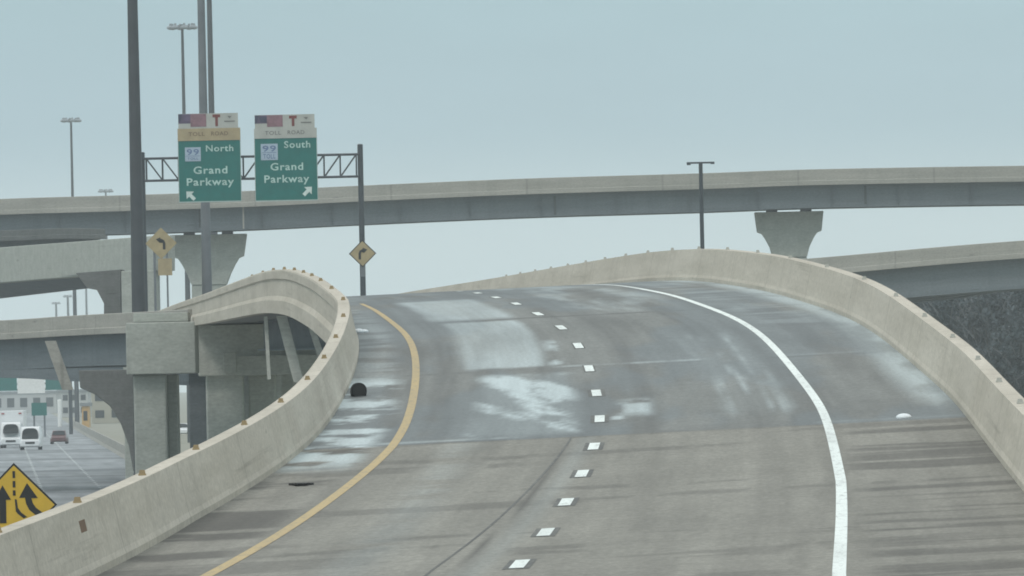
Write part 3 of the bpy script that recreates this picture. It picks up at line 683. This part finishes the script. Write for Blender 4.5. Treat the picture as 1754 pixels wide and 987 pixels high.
# ------------------------------------------------------------------ vehicles on the freeway
def wheel(th, x, y, r, w):
    m = MB(); m.tube((x - w / 2, y, GZ + r), (x + w / 2, y, GZ + r), r, n=16); obj('wheel', m, 'rubber', th)
def section(m, x, w0, pts, w1=None):
    """body from a side outline (y, z, half width)"""
    m.sweep([[(x - w, y, zb), (x + w, y, zb), (x + w * 1.0, y, zb + (zt - zb) * .55), (x + w * .86, y, zt), (x - w * .86, y, zt), (x - w, y, zb + (zt - zb) * .55)] for y, zb, zt, w in pts])
def car(label, x, y, paint, W=.93, H=1.5, L=4.6, name='car', cat='car'):
    th = thing(name, label, cat, (x, y + L / 2, GZ)); g = GZ
    m = MB(); section(m, x, W, [(y, g + .35, g + .72, W * .86), (y + .25, g + .25, g + .82, W * .97), (y + 1.1, g + .22, g + .95, W), (y + L - 1., g + .22, g + 1., W), (y + L - .2, g + .25, g + .95, W * .97), (y + L, g + .35, g + .85, W * .86)]); obj('body', m, paint, th, bevel=.04)
    m = MB(); m.sweep([[(x - W * a, yy, g + zb), (x + W * a, yy, g + zb), (x + W * b, yy, g + zt), (x - W * b, yy, g + zt)] for yy, a, b, zb, zt in ((y + 1.0, .86, .84, .93, .96), (y + 1.75, .88, .72, .95, H - .04), (y + 2.4, .89, .74, .95, H), (y + L - 1.3, .89, .73, .95, H - .05), (y + L - .55, .86, .84, .95, .98))]); obj('cabin', m, paint, th, bevel=.03)
    m = MB(); m.add([(x - W * .78, y + 1.02, g + 1.), (x + W * .78, y + 1.02, g + 1.), (x + W * .66, y + 1.68, g + H - .09), (x + W * .3, y + 1.7, g + H - .04), (x - W * .3, y + 1.7, g + H - .04), (x - W * .66, y + 1.68, g + H - .09)], [(0, 1, 2, 3, 4, 5)]); obj('windscreen', m, 'glass', th)
    for sx in (-1, 1):
        m = MB(); m.sphere((x + sx * W * .66, y + .1, g + .66), .17, (1, .5, .5)); obj('headlight', m, 'headlamp', th)
        wheel(th, x + sx * (W - .12), y + .9, .33, .24); wheel(th, x + sx * (W - .12), y + L - .9, .33, .24)
    m = MB(); m.box((x, y + .08, g + .48), (W * 1.1, .12, .14)); obj('grille', m, 'rubber', th)
    return th
def xat(u, d): return P(u, 745, d).x
car('maroon car farthest right among the freeway traffic', xat(100, 1180), 1180, 'carred')
car('white car glimpsed in the slit between the straddle bent columns', xat(311, 1300), 1300, 'carwhite')
def van(label, x, y, W, H, L, name, cat, win, grill=True):
    th = thing(name, label, cat, (x, y + L / 2, GZ)); g = GZ
    m = MB(); section(m, x, W, [(y, g + .4, g + .95, W * .9), (y + .3, g + .3, g + 1.1, W * .98), (y + .9, g + .3, g + 1.2, W), (y + 1.5, g + .3, g + H * .94, W), (y + 1.9, g + .3, g + H, W), (y + L, g + .35, g + H, W)]); obj('body', m, 'carwhite', th, bevel=.05)
    wz0, wz1, ww = win; m = MB(); n = 9; q = [(x - ww, y + 1.0, g + wz0), (x + ww, y + 1.0, g + wz0)]
    for i in range(n + 1):
        a = math.pi * i / n; sg = lambda w: math.copysign(abs(w) ** .55, w); q.append((x + ww * (1 - .14 * math.sin(a)) * sg(math.cos(a)), y + 1.25, g + wz0 + (wz1 - wz0) * (.3 + .7 * sg(max(0., math.sin(a))))))
    m.prism(q, (0, -.75, 0), (0, .35, 0)); obj('windscreen', m, 'glass', th)
    m = MB(); m.box((x, y + .02, g + .72), (W * .9, .12, .2)); obj('grille', m, 'rubber', th)
    for sx in (-1, 1):
        m = MB(); m.sphere((x + sx * W * .72, y + .1, g + .8), .16, (1, .5, .7)); obj('headlight', m, 'headlamp', th)
        wheel(th, x + sx * (W - .14), y + 1., .37, .26); wheel(th, x + sx * (W - .14), y + L - 1., .37, .26)
    return th
van('white van with big dark arched windscreen leading the freeway traffic', xat(51, 1085), 1085, 1.05, 2.35, 5.4, 'van', 'van', (1.15, 2.2, .82))
tr = van('tall white box truck just left of the white van', xat(18, 1125), 1125, 1.15, 2.7, 3.0, 'box_truck', 'truck', (1.55, 2.5, .8))
x = xat(18, 1125); m = MB(); m.box((x, 1125 + 6.2, GZ + 2.3), (2.55, 6.2, 3.2)); obj('cargo_box', m, 'carwhite', tr, bevel=.05)
for sx in (-1, 1):
    m = MB(); m.box((x + sx * .9, 1128.05, GZ + 3.6), (.3, .06, .12)); obj('marker_lamp', m, 'taillamp', tr); wheel(tr, x + sx * .98, 1132.5, .48, .3)

# freeway edge: walls, signs, buildings
def low_wall(pts, label, name='freeway_barrier'):
    th = thing(name, label, 'barrier', pts[0]); m = MB(); rings = []
    for i, p in enumerate(pts):
        t = (Vector(pts[min(i + 1, len(pts) - 1)]) - Vector(pts[max(i - 1, 0)])).normalized(); a = Vector((t.y, -t.x, 0)); p = Vector(p)
        rings.append([p - a * .3, p - a * .14 + Vector((0, 0, .3)), p - a * .1 + Vector((0, 0, 1.05)), p + a * .1 + Vector((0, 0, 1.05)), p + a * .14 + Vector((0, 0, .3)), p + a * .3])
    m.sweep(rings); obj('wall', m, 'fascia', th); return th
low_wall([(xe(d) + 1.1, d, GZ) for d in np.arange(830, 1700, 30.)], 'long low grey barrier edging the freeway, behind the arched pier')
low_wall([(xe(d) + .3, d, GZ) for d in np.arange(690, 815, 20.)], 'short pale barrier end beside the freeway, nearest the arched pier')
th = thing('far_sign_gantry', 'distant overhead gantry with wide green boards and a white board across the freeway', 'sign gantry', (xat(50, 1400), 1400, GZ)); bd = Board(50, 660, 1400.)
obj('panel', bd.rect(-40, 29, 645, 669, 0, .15), 'green', th); obj('panel', bd.rect(78, 116, 648, 669, 0, .15), 'green', th); obj('panel', bd.rect(30, 77, 648, 674, -.1, .05), 'white', th)
m = MB(); bd.rect(-60, 122, 656, 659, .2, .5, m); bd.rect(-60, 122, 666, 669, .2, .5, m); obj('beam', m, 'steel', th); m = MB(); q = bd.pt(120, 660); m.tube((q.x, 1400.35, GZ), (q.x, 1400.35, q.z + 1), .25, n=10); obj('post', m, 'steel', th)
m = MB(); bd.rect(36, 58, 653, 655.5, -.12, -.101, m); bd.rect(40, 70, 661, 663, -.12, -.101, m); 
th = thing('roadside_sign', 'small distant green board under the far gantry, above the white van', 'road sign', (xat(67, 1350), 1350, GZ)); bd = Board(67, 700, 1350.)
obj('panel', bd.rect(54, 80, 690, 712, 0, .12), 'green', th)
m = MB()
for u in (58, 76): m.tube((bd.pt(u, 700).x, 1350.2, GZ), (bd.pt(u, 700).x, 1350.2, bd.pt(u, 692).z), .12, n=8)
obj('post', m, 'galv', th)
def building(label, u0, u1, vt, d, wall, depth=30, wins=(3, 2), roof='roofgrey', name='building'):
    a, b = P(u0, vt, d), P(u1, vt, d); cx = (a.x + b.x) / 2; w = b.x - a.x; zt = a.z
    th = thing(name, label, 'building', (cx, d + depth / 2, GZ)); m = MB(); m.box((cx, d + depth / 2, (zt + GZ) / 2), (w, depth, zt - GZ)); obj('wall', m, wall, th)
    m = MB(); m.box((cx, d + depth / 2, zt + .25), (w + .6, depth + .6, .5)); obj('roof', m, roof, th)
    nx, nz_ = wins; base = None
    for i in range(nx):
        for j in range(nz_):
            q = Vector((a.x + w * (i + .5) / nx, d - .02, GZ + (zt - GZ) * (j + .55) / nz_)); 
            m = MB(); m.box(q, (w / nx * .55, .1, (zt - GZ) / nz_ * .45)); obj('window', m, 'glass', th)
    return th
building('pale low building at the far end of the freeway', -60, 96, 676, 2400, 'wallpale', wins=(7, 1))
building('beige building with tall windows behind the arched pier', 156, 240, 668, 1750, 'wallbeige', wins=(3, 2))
building('small orange fronted kiosk beside the far mast pole', 140, 152, 696, 1600, 'wallorange', 6, (1, 1))
building('light grey block beyond the beige building, left of it', 104, 150, 672, 2100, 'wallpale', wins=(3, 2))
th = thing('white_tank', 'slim white upright tank left of the far mast pole', 'tank', (xat(103, 1650), 1650, GZ)); x = xat(103, 1650)
m = MB(); m.tube((x, 1650, GZ), (x, 1650, GZ + 4.), .32, n=12); obj('shell', m, 'white', th, smooth=False); m = MB(); m.sphere((x, 1650, GZ + 4.), .32, (1, 1, .6)); obj('cap', m, 'white', th)

# ------------------------------------------------------------------ things lying on the ramp
def onroad(u, v):
    best = None
    for d in np.arange(100, 300, .25):
        s = d / F
        k = FWD + RT * ((u - 877) / F) - UP * ((v - 493.5) / F); q = k * (d / k.y); t = q.x - np.interp(d, DD, XX); z = np.interp(d, DD, ZZ) + SUP * t
        if q.z < z and True: 
            return d, t
    return 200., 0.
d, t = onroad(1548, 717); p = off(d, t)
m = MB(); m.sphere((0, 0, .01), .125, (1, 1.3, .5), 14, 8)
for i, q in enumerate(m.v): m.v[i] = q * (1 + .12 * nz(q.x * 8, q.y * 8 + q.z * 5, 3)) + p
tag(obj('ice_lump', m, 'ice', smooth=True), 'small white half-round lump lying on the right shoulder', 'ice lump')
d, t = onroad(614, 571); p = off(d, t)
m = MB()
for a, b, r in ((0, 0, .13), (.12, .3, .1), (-.1, .5, .09)): m.sphere(p + Vector((a, b, .03)), r, (1, 1.6, .55), 10, 6)
tag(obj('snow_clump', m, 'ice', smooth=True), 'small white clump of snow against the left barrier near the crest', 'snow clump')
d, t = onroad(620, 679); p = off(d, t)
th = thing('drain_scupper', 'round black drain mouth at the foot of the left barrier', 'drain', p)
q = p + Vector((-.05, 0, .005)); n = 12
arch = lambda w, h: [q + Vector((w * math.cos(math.pi * i / n), 0, h * .35 + h * .65 * math.sin(math.pi * i / n) ** .8)) for i in range(n + 1)] + [q + Vector((-w * .94, 0, 0)), q + Vector((w * .9, 0, 0))]
m = MB(); m.prism(arch(.145, .25), (0, 0, 0), (-.03, .5, 0)); obj('pipe', m, 'rubber', th, bevel=.02)
m = MB(); m.prism(arch(.115, .215), (0, -.012, 0), (0, -.003, 0)); obj('mouth', m, 'black', th)
d, t = onroad(517, 832); p = off(d, t)
m = MB(); pts = [(.15 * math.cos(a) * (1 + .35 * math.sin(3 * a) + .2 * math.sin(7 * a + 1)), .42 * math.sin(a) * (1 + .25 * math.sin(5 * a))) for a in np.linspace(0, 2 * math.pi, 14, endpoint=False)]
m.prism([p + Vector((a, b, .035)) for a, b in pts], (0, 0, 0), (0, 0, -.03)); tag(obj('rubber_scrap', m, 'rubber'), 'flat dark scrap of rubber on the left shoulder', 'debris')

# ------------------------------------------------------------------ trees at right
def tree(label, x, y, H, R, seed, lm):
    rnd = random.Random(seed); th = thing('tree', label, 'tree', (x, y, GZ), 'dark trees behind the connector bridge')
    m = MB(); tips = []
    m.tube((x, y, GZ), (x + rnd.uniform(-.3, .3), y, GZ + H * .45), .28, .17, 8)
    for i in range(9):
        a = rnd.uniform(0, 6.28); z0 = GZ + H * rnd.uniform(.15, .5); r = R * rnd.uniform(.45, .85); q = Vector((x + r * math.cos(a), y + r * math.sin(a), z0 + H * rnd.uniform(.2, .45)))
        m.tube((x, y, z0), q, .1, .03, 5); tips.append(q)
    obj('trunk', m, 'bark', th)
    V, Fc = [], []
    R3 = np.random.RandomState(seed)
    for cl in range(96):
        a = rnd.uniform(0, 6.28); h = rnd.random(); rr = R * (math.sin(math.pi * min(1, .22 + h * .76)) ** .6) * math.sqrt(rnd.random()); c = np.array((x + rr * math.cos(a), y + rr * math.sin(a), GZ + H * (.02 + .94 * h))); cr = R * rnd.uniform(.18, .36)
        K = 230; v = R3.normal(0, 1, (K, 3)) * cr * .6 * np.array((1, 1, .8)); sz = R3.uniform(.07, .16, (K, 1)); sz[:40] *= 2.4; v[:40] *= .55
        n = R3.normal(0, 1, (K, 3)); n /= np.linalg.norm(n, axis=1)[:, None]; e = np.cross(n, R3.normal(0, 1, (K, 3))); e /= np.linalg.norm(e, axis=1)[:, None]; f = np.cross(n, e)
        q = np.stack([c + v + e * sz, c + v + f * sz * .6, c + v - e * sz, c + v - f * sz * .6], 1).reshape(-1, 3); V.append(q)
    V = np.concatenate(V) - np.array(WLOC[th.name]); me = bpy.data.meshes.new('crown'); nq = len(V) // 4
    me.from_pydata(V.tolist(), [], np.arange(nq * 4).reshape(-1, 4).tolist()); me.materials.append(M[lm]); o = bpy.data.objects.new('crown', me); C.objects.link(o); o.parent = th
    m = MB(); o_ = Vector((x, y, GZ))
    for k in range(260):
        a = rnd.uniform(0, 6.28); z0 = GZ + H * rnd.uniform(.1, .85); r0 = R * rnd.uniform(.2, .8); p0 = Vector((x + r0 * math.cos(a), y + r0 * math.sin(a), z0)); a += rnd.uniform(-.5, .5); r1 = r0 + R * rnd.uniform(.1, .38); p1 = Vector((x + r1 * math.cos(a), y + r1 * math.sin(a), z0 + H * rnd.uniform(.02, .16)))
        m.tube(p0, p1, .055, .02, 4, False)
    obj('twigs', m, 'twig', th, recalc=False)
TL = ['dark tree nearest the right barrier where the connector parapet starts', 'grey twiggy tree, second from the left in the dark row', 'dark bushy tree in the middle of the dark row', 'greyish tree, second from the right in the dark row', 'tallest dark tree at the right edge of the picture', 'dark shrubby tree low behind the right edge']
BL = 'dark tree in the back row behind the connector bridge'
for i, (u, d, H, R, lm) in enumerate(((1500, 872, 11., 3.2, 'leaf'), (1570, 858, 12.5, 3.4, 'leaf2'), (1635, 845, 13., 3.4, 'leaf'), (1695, 838, 13., 3.3, 'leaf2'), (1768, 840, 13.4, 3.6, 'leaf'), (1735, 822, 9., 3., 'leaf'))):
    tree(TL[i], P(u, 500, d).x, d, H, R, 20 + i, lm)
for i, (u, d) in enumerate(((1470, 930), (1540, 945), (1600, 935), (1665, 950), (1730, 938), (1800, 945))):
    tree(BL, P(u, 500, d).x, d, 14., 4.1, 40 + i, 'leaf')

# ------------------------------------------------------------------ air, sky, sun
HAZE = .00018
m = MB(); m.box((0, 2950, 40.), (5600, 6400, 96.)); hz = obj('haze', m, 'white'); hz.data.materials.clear()
mh = bpy.data.materials.new('haze_air'); mh.use_nodes = True; nt = mh.node_tree; nt.nodes.clear()
pv = nt.nodes.new('ShaderNodeVolumePrincipled'); pv.inputs['Density'].default_value = HAZE; pv.inputs['Color'].default_value = (.86, .93, .96, 1); ou = nt.nodes.new('ShaderNodeOutputMaterial'); nt.links.new(pv.outputs[0], ou.inputs['Volume'])
hz.data.materials.append(mh); hz['kind'] = 'stuff'

SE, SR = math.radians(48), math.radians(215)
w = bpy.data.worlds.new('World'); sc.world = w; w.use_nodes = True; nt = w.node_tree; nt.nodes.clear()
sky = N(nt, 'ShaderNodeTexSky', sky_type='NISHITA', sun_disc=False, sun_elevation=SE, sun_rotation=SR); 
b1 = N(nt, 'ShaderNodeBackground'); b1.inputs['Strength'].default_value = .08; nt.links.new(sky.outputs[0], b1.inputs['Color'])
tc = N(nt, 'ShaderNodeTexCoord').outputs['Generated']; sx = N(nt, 'ShaderNodeSeparateXYZ'); nt.links.new(tc, sx.inputs[0])
cr = N(nt, 'ShaderNodeValToRGB'); cr.color_ramp.interpolation = 'EASE'; nt.links.new(maprange(nt, sx.outputs['Z'], -.005, .05), cr.inputs[0])
el = cr.color_ramp.elements; el[0].position = 0.; el[0].color = (.86, 1.0, 1.02, 1); el[1].position = 1.; el[1].color = (.385, .60, .65, 1)
e = el.new(.28); e.color = (.70, .865, .915, 1); e = el.new(.52); e.color = (.395, .575, .665, 1)
up = maprange(nt, sx.outputs['Z'], .06, .7, 0., 1.)
cl = noise_node(nt, mapping(nt, tc, (6., 6., 26.)), 2.2, 4, .55)
c = mixc(nt, up, cr.outputs[0], (1.18, 1.22, 1.22))
c = mixc(nt, 1., c, maprange(nt, cl, .3, .7, .94, 1.06), 'MULTIPLY')
b2 = N(nt, 'ShaderNodeBackground'); nt.links.new(c, b2.inputs['Color']); b2.inputs['Strength'].default_value = 1.
mx = N(nt, 'ShaderNodeMixShader'); mx.inputs[0].default_value = .88; nt.links.new(b1.outputs[0], mx.inputs[1]); nt.links.new(b2.outputs[0], mx.inputs[2])
ow = N(nt, 'ShaderNodeOutputWorld'); nt.links.new(mx.outputs[0], ow.inputs[0])
sl = bpy.data.lights.new('sun', 'SUN'); sl.energy = .9; sl.angle = math.radians(14); sl.color = (1, .95, .88); so = bpy.data.objects.new('sun', sl); C.objects.link(so)
sd = Vector((math.sin(SR) * math.cos(SE), math.cos(SR) * math.cos(SE), math.sin(SE))); so.rotation_euler = sd.to_track_quat('Z', 'Y').to_euler(); so.location = (0, 0, 60)

vs = sc.view_settings; vs.view_transform = 'Standard'; vs.look = 'None'; vs.exposure = 0; vs.gamma = 1; vs.use_curve_mapping = False
sc.render.engine = 'CYCLES'; sc.cycles.volume_bounces = 1; sc.cycles.use_denoising = True; sc.cycles.filter_width = 1.8
